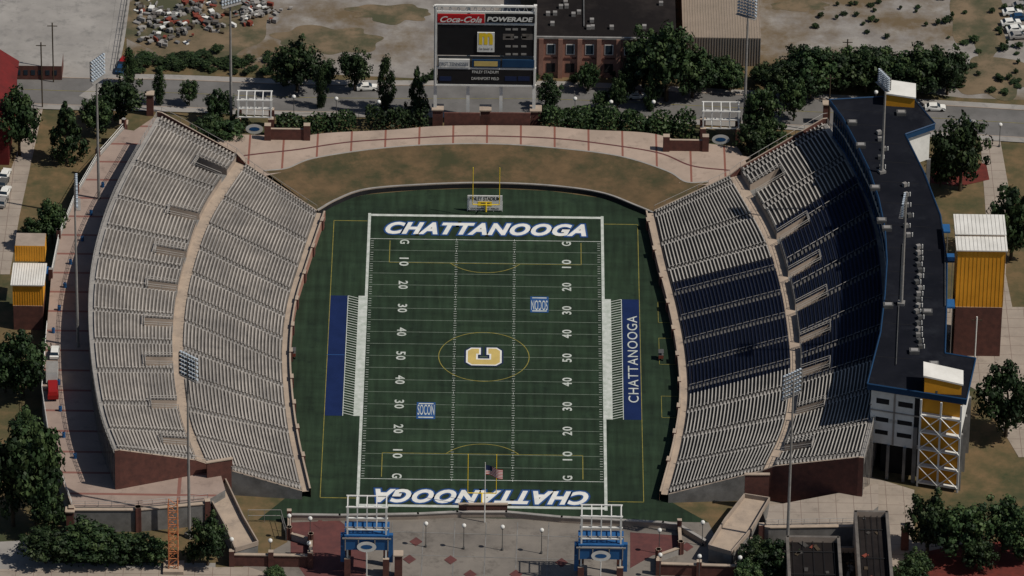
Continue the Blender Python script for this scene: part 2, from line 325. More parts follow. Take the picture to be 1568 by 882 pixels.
def stand(name,F,W1,W2,Rr,sgn,r1,r2,a1,a2,blue1,blue2,vom,deck,bench,b0f,b1f,deckU=None):
    F=pc(F,Z0,N);W1=pc(W1,Z1,N);W2=pc(W2,Z1,N);Rr=pc(Rr,Z2,N)
    mb=MB(name)
    holes=[(int(t*N)-3,int(t*N)+3,s1) for t,s1 in vom]
    section(mb,F,W1,Z0,Z1,r1,a1,blue1,deck=deck,bench=bench,b0f=b0f,b1f=b1f); section(mb,W2,Rr,Z1+1.2,Z2,r2,a2,blue2,holes=holes,deck=deckU or deck,bench=bench,b0f=b0f,b1f=b1f)
    mb.strip(W1,W2,WALK,Z1+.02,Z1+.02)
    hm=np.zeros(N,bool)
    for j0,j1,_ in holes: hm[j0:j1]=True
    for a_,e in runs(~hm):
        mb.strip(W2[a_:e+1],W2[a_:e+1],BEIGE,Z1,Z1+1.25)
        for j in range(a_,e,3):
            p=W2[j]; j2=min(j+3,e); mb.beam((p[0],p[1],Z1+1.2),(p[0],p[1],Z1+2.2),.05,STEEL); mb.beam((*W2[j][:2],Z1+2.2),(*W2[j2][:2],Z1+2.2),.05,STEEL)
    for j in range(0,N,3):
        p=W1[j]; mb.beam((p[0],p[1],Z1),(p[0],p[1],Z1+1),.04,STEEL)
    dzu=(Z2-Z1-1.2)
    for j0,j1,s1 in holes:
        s1=math.ceil(s1*r2)/r2
        L2=lambda j,s_: W2[j][:2]*(1-s_)+Rr[j][:2]*s_
        zt=lambda s_: Z1+1.2+dzu*s_+.3
        c=[L2(j0,0),L2(j1,0),L2(j1,s1),L2(j0,s1)]
        mb.poly([(*p,Z1+.03) for p in c],GREYW)
        for a_,bb in((0,3),(1,2)):
            pa,pb=c[a_],c[bb]; mb.poly([(*pa,Z1),(*pb,Z1),(*pb,zt(s1)),(*pa,zt(0))],BEIGE)
            for dzr in(.6,1.1): mb.beam((*pa,zt(0)+dzr),(*pb,zt(s1)+dzr),.07,AISLE)
            for f in(0,.5,1): p=pa*(1-f)+pb*f; mb.beam((*p,zt(s1*f)),(*p,zt(s1*f)+1.1),.07,AISLE)
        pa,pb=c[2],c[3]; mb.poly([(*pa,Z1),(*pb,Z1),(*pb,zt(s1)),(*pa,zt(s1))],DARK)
        for dzr in(.05,.6,1.1): mb.beam((*pa,zt(s1)+dzr),(*pb,zt(s1)+dzr),.08,AISLE)
    FW=offs(F,sgn*1.5); FO=offs(F,sgn*1.85)
    mb.strip(F,F,GREYW,Z0-.2,Z0+.2)
    mb.strip(F,FW,WALK,Z0-.15,Z0-.15); mb.strip(FW,FW,BEIGE,Z0-.15,Z0+.55); mb.strip(FW,FO,WALK,Z0+.55,Z0+.55); mb.strip(FO,FO,BRICKP,Z0+.55,0)
    for j in range(8,N-4,23):
        p=FO[j]; q=FO[j+2]; an=math.atan2(q[1]-p[1],q[0]-p[0]); mb.box((p[0],p[1],1.25),(1.6,.7,2.5),BRICK,an,WALK)
    RO=offs(Rr,-sgn*1.0)
    mb.strip(Rr,RO,AISLE,Z2,Z2); mb.strip(RO,RO,DECK,Z2,Z2-1.2)
    for j in range(0,N+1,4):
        p=RO[j]; mb.beam((p[0],p[1],0),(p[0],p[1],Z2+1.3),.09,STEEL)
        q=Rr[j]*.55+W2[j]*.45; mb.beam((p[0],p[1],Z2-1),(q[0],q[1],1),.12,STEELD)
    for h in(.5,.9,1.3):
        for j in range(0,N,4): mb.beam((*RO[j][:2],Z2+h),(*RO[j+4][:2],Z2+h),.05,STEEL)
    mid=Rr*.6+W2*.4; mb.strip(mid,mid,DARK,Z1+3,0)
    for j,sg in((0,1),(N,-1)):
        dirv=F[j]-F[j+sg]; dirv=dirv[:2]/np.linalg.norm(dirv[:2])
        pts=[(F[j],Z0+.3),(W1[j],Z1+.5),(W2[j],Z1+1.9),(Rr[j],Z2+1.2),(RO[j],Z2+1.2)]
        for (a,za),(c,zc) in zip(pts,pts[1:]):
            m=BRICK if za>Z1 else GREYW
            a0=a[:2]+dirv*.1;c0=c[:2]+dirv*.1;a1_=a[:2]+dirv*.5;c1_=c[:2]+dirv*.5
            mb.poly([(*a1_,0),(*c1_,0),(*c1_,zc),(*a1_,za)],m); mb.poly([(*a0,0),(*a0,za),(*c0,zc),(*c0,0)],m)
            mb.poly([(*a0,za),(*a1_,za),(*c1_,zc),(*c0,zc)],WALK)
            k=max(1,int(np.linalg.norm((c-a)[:2])/2.2))
            for i in range(k):
                f=i/k; p=a1_*(1-f)+c1_*f; zz=za*(1-f)+zc*f; f2=(i+1)/k; p2=a1_*(1-f2)+c1_*f2; z2_=za*(1-f2)+zc*f2
                mb.beam((*p,zz),(*p,zz+1.1),.05,STEEL); mb.beam((*p,zz+1.1),(*p2,z2_+1.1),.05,STEEL)
    mb.build(); return F,W1,W2,Rr
al=[.015,.11,.2,.29,.38,.465,.55,.635,.72,.81,.9,.985]
FL=[(485,325),(461,395),(440,465),(432,535),(435,605),(444,672),(462,752)]
W1L=[(376,254),(327,330),(300,400),(285,470),(281,550),(291,640),(318,712)]
W2L=[(362,247),(311,325),(284,400),(268,470),(264,550),(274,640),(300,715)]
RL=[(247,180),(188,285),(157,370),(144,450),(146,540),(160,630),(183,695)]
vl=[(.06,.34),(.205,.34),(.335,.34),(.455,.34),(.575,.34),(.695,.34),(.815,.34),(.94,.34)]
SL=stand('bleacher_stand',FL,W1L,W2L,RL,-1,28,22,al,al,None,None,vl,DECK,ALU,.42,.84)
FR=[(1002,325),(1019,400),(1037,470),(1050,540),(1054,610),(1044,680),(1024,757)]
W1R=[(1118,272),(1168,360),(1192,430),(1205,500),(1210,570),(1200,650),(1168,722)]
W2R=[(1134,268),(1184,355),(1208,430),(1221,500),(1226,570),(1216,650),(1187,724)]
RR=[(1260,190),(1308,270),(1338,350),(1350,430),(1350,520),(1338,610),(1315,706)]
bl1=lambda t,k: .25<t<.66
bl2=lambda t,k: .17<t<.72
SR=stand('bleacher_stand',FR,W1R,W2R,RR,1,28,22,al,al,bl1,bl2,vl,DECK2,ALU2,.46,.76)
# ------------------------------------------------------------------ field markings
fm=MB('field_marking')
def rect(x0,y0,x1,y1,m,z=.045,b=None): (b or fm).poly([(x0,y0,z),(x1,y0,z),(x1,y1,z),(x0,y1,z)],m)
sx=24.384
for yd in range(-50,51,5):
    y=yd*.9144; rect(-sx,y-.08,sx,y+.08,LINE if abs(yd)==50 else FAINT)
for yd in range(-50,51):
    y=yd*.9144
    for x in(-6.1,6.1,-sx+.5,sx-.5):
        if yd%5: rect(x-.3,y-.06,x+.3,y+.06,LINE,.046)
    if yd%5==0: rect(-6.16,y-.35,-6.04,y+.35,LINE,.05); rect(6.04,y-.35,6.16,y+.35,LINE,.05)
for s_ in(-1,1):
    rect(s_*sx,-56,s_*(sx+.6),56,LINE,.05)
    rect(s_*(sx+.6),-22.9,s_*(sx+1.9),22.9,LINE,.052)
    rect(s_*(sx+4.2),-22.9,s_*(sx+7.9),22.9,BLUE,.05)
    y=-22.8
    while y<22.6:
        x0,x1=s_*(sx+1.9),s_*(sx+4.0); fm.poly([(x0,y,.055),(x1,y+.9,.055),(x1,y+1.1,.055),(x0,y+.2,.055)],LINE); y+=.95
    rect(s_*(sx+4.0),-22.9,s_*(sx+4.15),22.9,LINE,.056)
    rect(-sx-.6,s_*54.864,sx+.6,s_*55.7,LINE,.06)
    rect(s_*32.2-.07,-52.8,s_*32.2+.07,52.8,YEL,.06)
    rect(-32.2,s_*52.8-.1,-sx-.7,s_*52.8+.1,YEL,.06); rect(sx+.7,s_*52.8-.1,32.2,s_*52.8+.1,YEL,.06)
    rect(-20.15,s_*36.3-.08,20.15,s_*36.3+.08,YEL,.062)
    for x in(-20.15,20.15): rect(x-.08,s_*36.3,x+.08,s_*45.0,YEL,.062)
rect(-sx-7.9,-.1,-sx-4.2,.1,LBLUE,.07)
for x0,x1,ya,yb in((36,39.5,-2,8),(36.2,39.8,-22,-14),(36,39,14,22)):
    for q in(((x0,ya),(x1,ya+.12)),((x0,yb),(x1,yb+.12)),((x0,ya),(x0+.1,yb)),((x1,ya),(x1+.1,yb))): rect(*q[0],*q[1],YEL,.061)
def ring(cx,cy,r,a0,a1,w,m,z):
    k=64
    for i in range(k):
        t0=a0+(a1-a0)*i/k;t1=a0+(a1-a0)*(i+1)/k
        fm.poly([(cx+(r-w)*math.cos(t0),cy+(r-w)*math.sin(t0),z),(cx+(r+w)*math.cos(t0),cy+(r+w)*math.sin(t0),z),(cx+(r+w)*math.cos(t1),cy+(r+w)*math.sin(t1),z),(cx+(r-w)*math.cos(t1),cy+(r-w)*math.sin(t1),z)],m)
ring(0,0,9.3,0,2*math.pi,.09,YEL,.066)
ah=math.acos(5.5/9.15)
ring(0,41.8,9.15,-math.pi/2-ah,-math.pi/2+ah,.09,YEL,.064); ring(0,-41.8,9.15,math.pi/2-ah,math.pi/2+ah,.09,YEL,.064)
def glyphs(body,offset,shear,space=1.):
    c=bpy.data.curves.new('tmp','FONT'); c.body=body; c.size=1; c.offset=offset; c.shear=shear; c.space_character=space; c.resolution_u=4
    o=bpy.data.objects.new('tmp',c); scene.collection.objects.link(o); bpy.context.view_layer.update()
    me=o.to_mesh(); vs=np.array([v.co[:] for v in me.vertices]); fs=[tuple(p.vertices) for p in me.polygons]; o.to_mesh_clear(); bpy.data.objects.remove(o); bpy.data.curves.remove(c); return vs,fs
def text(mb,body,c,xd,yd,w,h,layers,shear=0,space=1.,nd=(0,0,1)):
    vs,fs=glyphs(body,0,shear,space); lo=vs.min(0);hi=vs.max(0); sxx=w/(hi[0]-lo[0]); syy=h/(hi[1]-lo[1]); mid=(lo+hi)/2
    xd,yd,nd,c=map(lambda a:np.array(a,float),(xd,yd,nd,c))
    for off,m,dz in layers:
        v,f=glyphs(body,off,shear,space) if off else (vs,fs)
        i=len(mb.v); k=mb.mi(m)
        for p in v: mb.v.append(tuple(c+xd*(p[0]-mid[0])*sxx+yd*(p[1]-mid[1])*syy+nd*dz))
        for a in f: mb.f.append(tuple(i+q for q in a)); mb.m.append(k)
for i in range(-4,5):
    y=i*9.144; n_=str(50-abs(i)*10)
    text(fm,n_,(-17.07,y,.07),(0,-1,0),(1,0,0),3.1,1.85,[(.02,LINE,0)],0,1.2)
    text(fm,n_,(17.07,y,.07),(0,1,0),(-1,0,0),3.1,1.85,[(.02,LINE,0)],0,1.2)
for s_ in(-1,1):
    text(fm,'G',(-17.07,s_*44.6,.07),(0,-1,0),(1,0,0),1.6,1.85,[(.02,LINE,0)]); text(fm,'G',(17.07,s_*44.6,.07),(0,1,0),(-1,0,0),1.6,1.85,[(.02,LINE,0)])
    text(fm,'CHATTANOOGA',(0,50.1 if s_>0 else -51.8,.07),(s_,0,0),(0,s_,0),42,4.3,[(.045,WHITE,.02),(.11,LBLUE,.008),(.135,NAVY,0)],.35,1.12)
text(fm,'CHATTANOOGA',(30.6,0,.07),(0,1,0),(-1,0,0),33,2.1,[(0.0,LINE,.0)],0,1.1)
for cx,cy,s_ in((11.4,20.4,-1),(-11.6,-20.6,1)):
    rect(cx-1.9,cy-3.1,cx+1.9,cy+3.1,LBLUE,.08); text(fm,'SOCON',(cx,cy+.3*s_,.09),(s_,0,0),(0,s_,0),3.4,3.8,[(.0,LINE,.0)]); rect(cx-1.5,cy-2.7,cx+1.5,cy-2.3,LINE,.09); rect(cx-1.5,cy+2.4,cx+1.5,cy+2.75,LINE,.09)
Cp=[(3.0,1.0),(3.0,2.5),(2.1,3.3),(-2.1,3.3),(-3.0,2.4),(-3.0,-2.4),(-2.1,-3.3),(2.2,-3.3),(3.1,-2.5),(3.1,-.9),(1.1,-.9),(1.1,-1.5),(-1.1,-1.5),(-1.1,1.6),(1.1,1.6),(1.1,1.0)]
def cpoly(g):
    P_=np.array(Cp); n_=len(P_); out=[]
    for i in range(n_):
        a=P_[i]-P_[i-1]; c=P_[(i+1)%n_]-P_[i]; na=np.array([-a[1],a[0]])/np.linalg.norm(a); nc=np.array([-c[1],c[0]])/np.linalg.norm(c)
        nn=na+nc; nn/=max(1e-6,1+na@nc); out.append(P_[i]-nn*g)
    return out
for g,m,z in((.7,NAVY,.075),(.36,WHITE,.085),(0,GOLD,.095)): fm.poly([(-y_,x_,z) for x_,y_ in cpoly(g)],m)
fm.build()
def goal(name,y,dirn):
    g=MB(name); g.beam((0,y+dirn*2,0),(0,y+dirn*2,2.2),.2,FYEL,8); g.beam((0,y+dirn*2,2.2),(0,y,3.05),.14,FYEL,8); g.beam((-2.82,y,3.05),(2.82,y,3.05),.11,FYEL,6)
    for x in(-2.82,2.82): g.beam((x,y,3.05),(x,y,12.2),.09,FYEL,6)
    g.build()
goal('goal_post',55.2,1); goal('goal_post',-54.9,-1)
g=MB('stadium_sign'); Y=57.2; (xa,zt),(xb,zb)=V(716,299,Y),V(769,326,Y); xm=(xa+xb)/2; wd=xb-xa
g.box((xm,Y+.15,zt-1.9),(wd,.2,3.6),WHITE); g.box((xm,Y+.15,zt-4.8),(wd,.15,.3),WHITE)
for k in range(5): g.beam((xa+wd*k/4,Y+.15,0),(xa+wd*k/4,Y+.15,zt-1.5),.08,WHITE)
text(g,'FINLEY STADIUM',(xm,Y+.02,zt-.8),(1,0,0),(0,0,1),wd*.86,.9,[(.02,BLACK,0)],0,1,(0,-1,0)); text(g,'DAVENPORT FIELD',(xm,Y+.02,zt-3.3),(1,0,0),(0,0,1),wd*.8,.4,[(.02,BLACK,0)],0,1,(0,-1,0))
g.box((xm,Y+.03,zt-2.1),(wd*.4,.06,1.1),FYEL); g.box((xm+.1,Y-.01,zt-2.1),(wd*.25,.05,.5),NAVY)
g.build()
# ------------------------------------------------------------------ scoreboard
Y=U(744,197,0)[1]
def SB(u,v): return V(u,v,Y)
g=MB('scoreboard')
def panel(mb,u0,v0,u1,v1,m,y,th=.3,Yp=None):
    Yp=Y if Yp is None else Yp
    (x0,z1),(x1,z0)=V(u0,v0,Yp),V(u1,v1,Yp); mb.box(((x0+x1)/2,Yp+y+th/2,(z0+z1)/2),(abs(x1-x0),th,abs(z1-z0)),m); return ((x0+x1)/2,Yp+y-.02,(z0+z1)/2),abs(x1-x0),abs(z1-z0)
for u in(667.5,718,769,820):
    x,z=SB(u,12); g.box((x,Y+1.2,z/2),(.7,.7,z),WHITE)
for v in(10,19,37,105,131):
    (x0,z),(x1,_)=SB(667,v),SB(821,v); g.box(((x0+x1)/2,Y+.5,z),(x1-x0,.5,.4),WHITE)
for i in range(25):
    u=667+154*i/24; x,z=SB(u,10); _,z2=SB(u,19); g.beam((x,Y+.5,z2),(x+(.55 if i%2 else -.55),Y+.5,z),.08,WHITE)
for u in(668,820): x,z=SB(u,12); _,z0=SB(u,132); g.box((x,Y+.35,(z+z0)/2),(.35,.4,z-z0),WHITE)
panel(g,670,22,742,36,RED,.1); panel(g,743,22,819,36,BLACK,.1)
panel(g,670,39,819,87,BLACK,.3,.8); panel(g,670,106,819,131,BLACK,.3,.5)
panel(g,672,91,719,104,WHITE,.1); panel(g,723,92,766,104,FASCIA,.1); panel(g,726,94,762,102,GOLD,.05,.04); panel(g,769,92,818,104,FASCIA,.1); panel(g,670,88,819,106,STEELD,.5)
c,w_,h_=panel(g,731,50,757,80,WHITE,.05)
text(g,'m',(c[0],c[1]-.02,c[2]+.9),(1,0,0),(0,0,1),w_*.7,h_*.5,[(.05,FYEL,0)],0,1,(0,-1,0)); text(g,"i'm lovin' it",(c[0],c[1]-.02,c[2]-1.6),(1,0,0),(0,0,1),w_*.8,.6,[(.01,BLACK,0)],0,1,(0,-1,0))
def tx(body,u,v,wpx,hpx,m,off=.02,shear=0,y=-.06):
    x,z=SB(u,v); text(g,body,(x,Y+y,z),(1,0,0),(0,0,1),wpx/6.75,hpx/5.7,[(off,m,0)],shear,1,(0,-1,0))
tx('Coca-Cola',706,29.5,60,8,WHITE,.02,.4); tx('POWERADE',781,29.5,66,6,WHITE,.04,.2); tx('FIRST TENNESSEE',695,98,42,4.5,FASCIA,.02)
tx('FINLEY STADIUM',743,111,38,4,WHITE,.0,0,.2); tx('DAVENPORT FIELD',743,121,40,4,WHITE,0,0,.2)
for v in(46,58,72,84):
    for u in(779,790,803): panel(g,u-5,v-1.5,u+3,v+1.5,STEEL,.26,.05)
panel(g,770,53,787,62,DECK,.26,.05);panel(g,799,53,817,62,DECK,.26,.05)
for u in(683,783,803): panel(g,u-10,118,u+8,125,NAVY,.24,.05)
for u in (670,743,820):
    x,_=SB(u,197); g.box((x,Y+1.2,2.2),(2.2,2.2,4.4),BRICK); g.box((x,Y+1.2,4.5),(2.6,2.6,.3),WALK)
g.build()
g=MB('brick_wall')
for u0,u1 in((680,735),(750,812)):
    a=U(u0,193,2.3);c=U(u1,193,2.3); g.box(((a[0]+c[0])/2,a[1]+1.2,3),(c[0]-a[0],.4,4),BRICK)
g.build()
for u0,u1,v in((410,470,213),(1020,1080,230)):
    g=MB('brick_wall'); a=U(u0,v,2.3);c=U(u1,v,2.3); g.box(((a[0]+c[0])/2,a[1],3.4),(c[0]-a[0],.6,3.2),BRICK,0,WALK)
    for q in(a,c): g.box((q[0],q[1],3.8),(1.4,1.4,4.4),BRICK,0,WALK)
    g.build()
# ------------------------------------------------------------------ gate towers
def gate(name,u0,u1,vt,vb,lower=True,zb=0):
    D=4.; g=MB(name); a=U(u0,vb,zb);c=U(u1,vb,zb); y=a[1]; x0,x1=a[0],c[0]; _,zt=V(u0,vt,y+D)
    hh=zt-(5.2 if lower else 4.2)
    for x in(x0,x1):
        for yy in(y,y+D):
            g.box((x,yy,(zt+zb)/2),(.32,.32,zt-zb),WHITE)
            g.box((x,yy,zb+2.2),(1.2,1.2,4.4),BRICK,0,WALK)
    for yy in(y,y+D):
        for z in(zt,(zt+hh)/2,hh): g.box(((x0+x1)/2,yy,z),(x1-x0+.6,.24,.24),WHITE)
        for k in range(1,4): x=x0+(x1-x0)*k/4; g.box((x,yy,(zt+hh)/2),(.18,.18,zt-hh),WHITE)
    for k in range(5):
        x=x0+(x1-x0)*k/4
        for z in(zt,hh): g.box((x,y+D/2,z),(.18,D,.18),WHITE)
    xm=(x0+x1)/2
    if lower:
        z=hh-1.3
        g.box((xm,y+D/2,z),(x1-x0+1.2,D+1,.4),BLUEP)
        g.box((xm,y+D/2,z+.35),(x1-x0+1.2,.3,.3),STEEL)
        g.box((xm,y-.7,z-1.6),(x1-x0+1.8,.35,2.6),BLUEP)
        for x in(x0-.4,xm-1.6,xm+1.6,x1+.4): g.box((x,y-.95,z-1.6),(.2,.2,2.8),STEEL)
        g.box((xm,y-.95,z-.2),(x1-x0+2,.2,.25),STEEL)
        for x in(x0-.9,x1+.9): g.box((x,y+.5,z-3.2),(.9,.9,6.4),BLUEP)
    z=zb+(hh-zb)*(.7 if lower else .5); k=24; rx,rz=(1.9,1.25)
    g.poly([(xm+rx*math.cos(2*math.pi*i/k),y-1.15,z+rz*math.sin(2*math.pi*i/k)) for i in range(k)],WHITE)
    g.poly([(xm+rx*.6*math.cos(2*math.pi*i/k),y-1.18,z+rz*.4*math.sin(2*math.pi*i/k)) for i in range(k)],BLUEP)
    g.beam((xm,y-1.1,z-rz),(xm,y+.0,zb),.12,WHITE)
    g.build()
gate('entrance_gate',532,591,759,882); gate('entrance_gate',889,949,773,895)
gate('banner_gate',365,415,139,207,False); gate('banner_gate',1076,1130,156,222,False)
# ------------------------------------------------------------------ press box
roofp=[(1270,153),(1290,180),(1310,217),(1330,258),(1345,303),(1355,350),(1358,400),(1355,450),(1348,510),(1328,588),(1480,612),(1494,549),(1447,541),(1449,480),(1450,400),(1440,330),(1415,265),(1386,206),(1432,190),(1395,146)]
ZR=22.
RP=[U(u,v,ZR)[:2] for u,v in roofp]
g=MB('press_box'); g.prism(RP,ZR-1.3,ZR,FASCIA,ROOF)
def inset(P_,d):
    n_=len(P_); out=[]
    for i in range(n_):
        a=P_[i]-P_[i-1]; c=P_[(i+1)%n_]-P_[i]; na=np.array([-a[1],a[0]])/np.linalg.norm(a); nc=np.array([-c[1],c[0]])/np.linalg.norm(c)
        nn=na+nc; nn/=max(.3,1+na@nc); out.append(P_[i]+nn*d)
    return out
ar=sum(RP[i-1][0]*RP[i][1]-RP[i][0]*RP[i-1][1] for i in range(len(RP))); sg=1 if ar>0 else -1
IN=inset(RP,.8*sg)
mats_=[GLASS]*9+[WHITE]+[WHITE]*10
g.prism(IN,13.2,ZR-1.3,mats_,DARK)
IN2=inset(RP,.78*sg)
for i in range(9):
    a,c=IN2[i],IN2[i+1]
    for f in np.linspace(0,1,6)[:-1]:
        p=a*(1-f)+c*f; g.box((p[0],p[1],17),(.25,.25,7.4),FASCIA)
    for z in(13.4,16.8,20.4): g.beam((*a,z),(*c,z),.22,FASCIA if z!=16.8 else STEEL)
for i in range(len(RP)):
    a,c=RP[i],RP[(i+1)%len(RP)]; g.beam((*a,ZR+.1),(*c,ZR+.1),.18,FASCIA)
for f in np.linspace(.06,.94,12):
    k=int(f*9); ff=f*9-k; a=RP[k]*(1-ff)+RP[k+1]*ff
    q=a+np.array([9.5,-1.0]); g.beam((*a,ZR+.02),(*q,ZR+.02),.05,BLACK)
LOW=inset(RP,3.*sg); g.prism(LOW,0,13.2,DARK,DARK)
for i in range(0,len(IN)):
    a,c=IN[i],IN[(i+1)%len(IN)]
    for f in(0,.5):
        p=a*(1-f)+c*f; g.box((p[0],p[1],6.6),(.8,.8,13.2),GREYW)
E0,E1=IN[9],IN[10]; ed=(E1-E0)/np.linalg.norm(E1-E0); EL=np.linalg.norm(E1-E0); en=np.array([ed[1],-ed[0]])
if en[1]>0: en=-en
ea=math.atan2(ed[1],ed[0])
def fac(s0,s1,z0,z1,m,out,th=.12):
    c=E0+ed*(s0+s1)/2*EL+en*(out+th/2); g.box((c[0],c[1],(z0+z1)/2),((s1-s0)*EL,th,z1-z0),m,ea)
fac(0,.56,8,14,WHITE,-.1,.1)
for s0,s1 in((.06,.2),(.3,.46)):
    for z0,z1 in((17.4,18.6),(13.2,14.2),(10.2,11.2)): fac(s0,s1,z0,z1,DARK,.01,.05)
fac(.0,.56,15.6,15.9,STEEL,.02,.1); fac(.25,.27,8,20.5,STEEL,.02,.1)
fac(.48,.55,9,20.0,DARK,.01,.06)
fac(.56,1,1,20.6,GYEL,.02,.1)
for s_ in(.56,.78,1.0): fac(s_-.01,s_+.01,0,20.6,WHITE,1.0,.25)
for k in range(5):
    z=1+k*4; fac(.55,1.0,z-.2,z+.1,WHITE,.15,1.1)
    for sA,sB in((.56,.78),(.78,1.0)):
        for (za,zb_) in((z,z+4),(z+4,z)):
            if k<4 and z+4<20.7:
                a=E0+ed*sA*EL+en*1.3;c=E0+ed*sB*EL+en*1.3; g.beam((*a,za),(*c,zb_),.11,WHITE)
for s_ in(.02,.2,.38): fac(s_,s_+.03,0,8,GREYW,.0,.5)
g.build()
g=MB('rooftop_equipment')
for u,v in [(1347,205),(1350,215),(1353,230),(1350,243),(1352,258),(1385,285),(1387,300),(1389,316),(1390,332),(1387,348),(1389,362)]+[(1406,380+i*9) for i in range(18)]:
    p=U(u+random.uniform(-3,3),v,ZR); g.box((p[0],p[1],ZR+.4),(.9,.8,.8),random.choice([STEEL,STEELD,GREYW]),random.random())
    g.beam((p[0]+.8,p[1],ZR),(p[0]+.8,p[1],ZR+.9),.13,WHITE,6)
for u,v in [(1318,225),(1350,340),(1358,352),(1360,470),(1340,290),(1400,540),(1305,190),(1420,480),(1430,560),(1440,600),(1380,175)]:
    p=U(u,v,ZR); g.box((p[0],p[1],ZR+.35),(2.0,1.5,.7),STEELD); g.box((p[0],p[1],ZR+.75),(1.4,1,.1),STEEL)
for (a,c) in (((1382,375),(1378,460)),((1447,385),(1447,470)),((1376,470),(1372,560))):
    p=U(*a,ZR);q=U(*c,ZR); g.beam((p[0],p[1],ZR+.3),(q[0],q[1],ZR+.3),.1,STEELD)
g.build()
def penthouse(name,u0,u1,v0,v1,z,h,slope=.6):
    g=MB(name); p=[U(u0,v1,z),U(u1,v1+(v1-v0)*.15,z),U(u1,v0+(v1-v0)*.15,z),U(u0,v0,z)]; i=[tuple(q[:2]) for q in p]
    zs=[h+slope,h,h,h+slope]
    for k in range(4):
        a,c=i[k],i[(k+1)%4]; g.poly([(*a,z),(*c,z),(*c,z+zs[(k+1)%4]),(*a,z+zs[k])],GYEL)
    cx=sum(a[0] for a in i)/4;cy=sum(a[1] for a in i)/4
    top=[(cx+(a[0]-cx)*1.08,cy+(a[1]-cy)*1.08) for a in i]
    g.poly([(*top[k],z+zs[k]+.05) for k in range(4)],WROOF)
    for k in range(4):
        a,c=top[k],top[(k+1)%4]; g.poly([(*a,z+zs[k]-.3),(*c,z+zs[(k+1)%4]-.3),(*c,z+zs[(k+1)%4]+.05),(*a,z+zs[k]+.05)],WROOF)
    g.build()
penthouse('stair_penthouse',1356,1400,142,162,ZR,2.6); penthouse('stair_penthouse',1415,1472,582,602,ZR,2.6,1.6)
def tower(name,u0,u1,vb,segs,zb=0):
    g=MB(name); a=U(u0,vb,zb);c=U(u1,vb,zb); y=a[1]; x0,x1=a[0],c[0]
    for (v0,v1,m,dep,y0,rm) in segs:
        _,zt=V(u0,v0,y+y0);_,z0=V(u0,v1,y+y0); z0=max(z0,0); g.box(((x0+x1)/2,y+y0+dep/2,(zt+z0)/2),(x1-x0-.0002*v0,dep,zt-z0),m,0,rm)
        if rm is WROOF:
            g.box(((x0+x1)/2,y+y0+dep/2,zt+.12),(x1-x0+.8,dep+.8,.24),WROOF)
            for k in range(13): g.box((x0+(x1-x0)*k/12,y+y0+dep/2,zt+.26),(.05,dep+.7,.06),STEEL)
        if m is GYEL:
            for k in range(13): g.box((x0+(x1-x0)*k/12,y+y0-.03,(zt+z0)/2),(.06,.06,zt-z0-.3),GYEL)
    g.build()
tower('elevator_tower',1459,1531,545,[(470,600,BRICK,9,0,WALK),(383,470,GYEL,8.8,.1,WROOF),(358,383,GYEL,7,5.5,WROOF)])
tower('concession_building',21,67,505,[(468,520,BRICK,8,0,WALK),(436,470,GYEL,7.8,.1,WROOF),(376,400,GYEL,5,8.6,BEIGE)])
g=MB('blue_canopy')
for u,v in((1513,525),(1452,395),(1452,465),(78,440),(1445,350)):
    p=U(u,v,0 if u in(1513,78) else 14); z=4 if u in(1513,78) else 14
    g.box((p[0],p[1],z),(2.6,3,.4),BLUEP)
    for dx in(-1,1): g.beam((p[0]+dx,p[1]+1,0),(p[0]+dx,p[1]+1,z),.1,STEEL)
g.build()
# ------------------------------------------------------------------ flood-light masts
def lightmast(hp=40.):
    g=MB('stadium_light_mast'); g.beam((0,0,0),(0,0,hp+1),.36,STEEL,8,.18); g.box((0,0,.5),(1.4,1.4,1),GREYW)
    for r in range(6):
        z=hp-2.2+r*.95; g.box((0,-.1,z),(4.6,.12,.12),STEEL)
        for k in range(7):
            x=-2.1+k*.7; g.box((x,-.45,z+.1),(.42,.4,.42),LAMP)
            g.box((x,-.2,z+.1),(.3,.35,.3),STEELD)
    for x in(-2.2,0,2.2): g.box((x,0,hp+.2),(.12,.12,5.2),STEEL)
    g.box((0,-.7,hp-2.8),(4.8,.9,.08),STEEL)
    return g.mesh()
LM=lightmast()
for u,v,z,vt in((152,335,0,88),(120,562,0,275),(290,822,0,545),(1205,848,0,572),(354,190,0,-22),(1139,208,0,-5),(1350,264,ZR,112),(1380,466,ZR,304)):
    p=U(u,v,z); _,zt=V(u,vt,p[1]); an=math.atan2(-p[1],-p[0])+math.pi/2
    inst('stadium_light_mast',LM,(p[0],p[1],z),(1,1,(zt-z)/42.8),an)
# ------------------------------------------------------------------ buildings at the top
g=MB('brick_warehouse'); a=U(822,118);c=U(975,118); y=a[1]; _,zt=V(822,58,y); x0,x1=a[0],U(1034,118)[0]
g.box(((x0+x1)/2,y+45,zt/2),(x1-x0,90,zt),BRICKP,0,ROOFB)
g.box(((x0+x1)/2,y-.1,zt+.2),(x1-x0+.4,.5,.5),STEEL)
for k in range(6):
    x=U(828+k*29.5,118)[0]; g.box((x,y-.25,zt/2),(1,.5,zt),BRICKP)
    if k<6:
        xx=x+2.15; g.box((xx,y-.03,zt*.72),(1.9,.08,2.6),WHITE); g.box((xx,y-.06,zt*.72),(1.5,.1,2.2),GLASS); g.box((xx,y-.03,zt*.25),(1.9,.08,2.2),DARK); g.box((xx,y-.08,zt*.5),(2.6,.12,.35),BRICK)
for k in range(14):
    p=U(random.uniform(835,1020),random.uniform(0,50),zt); g.box((p[0],p[1],zt+.4),(.9,.9,.8),STEEL)
g.box(((x0+x1)/2-5,y+30,zt+.2),(.3,50,.3),STEELD); g.box(((x0+x1)/2,y+48,zt+.25),(x1-x0,.3,.4),STEEL)
g.build()
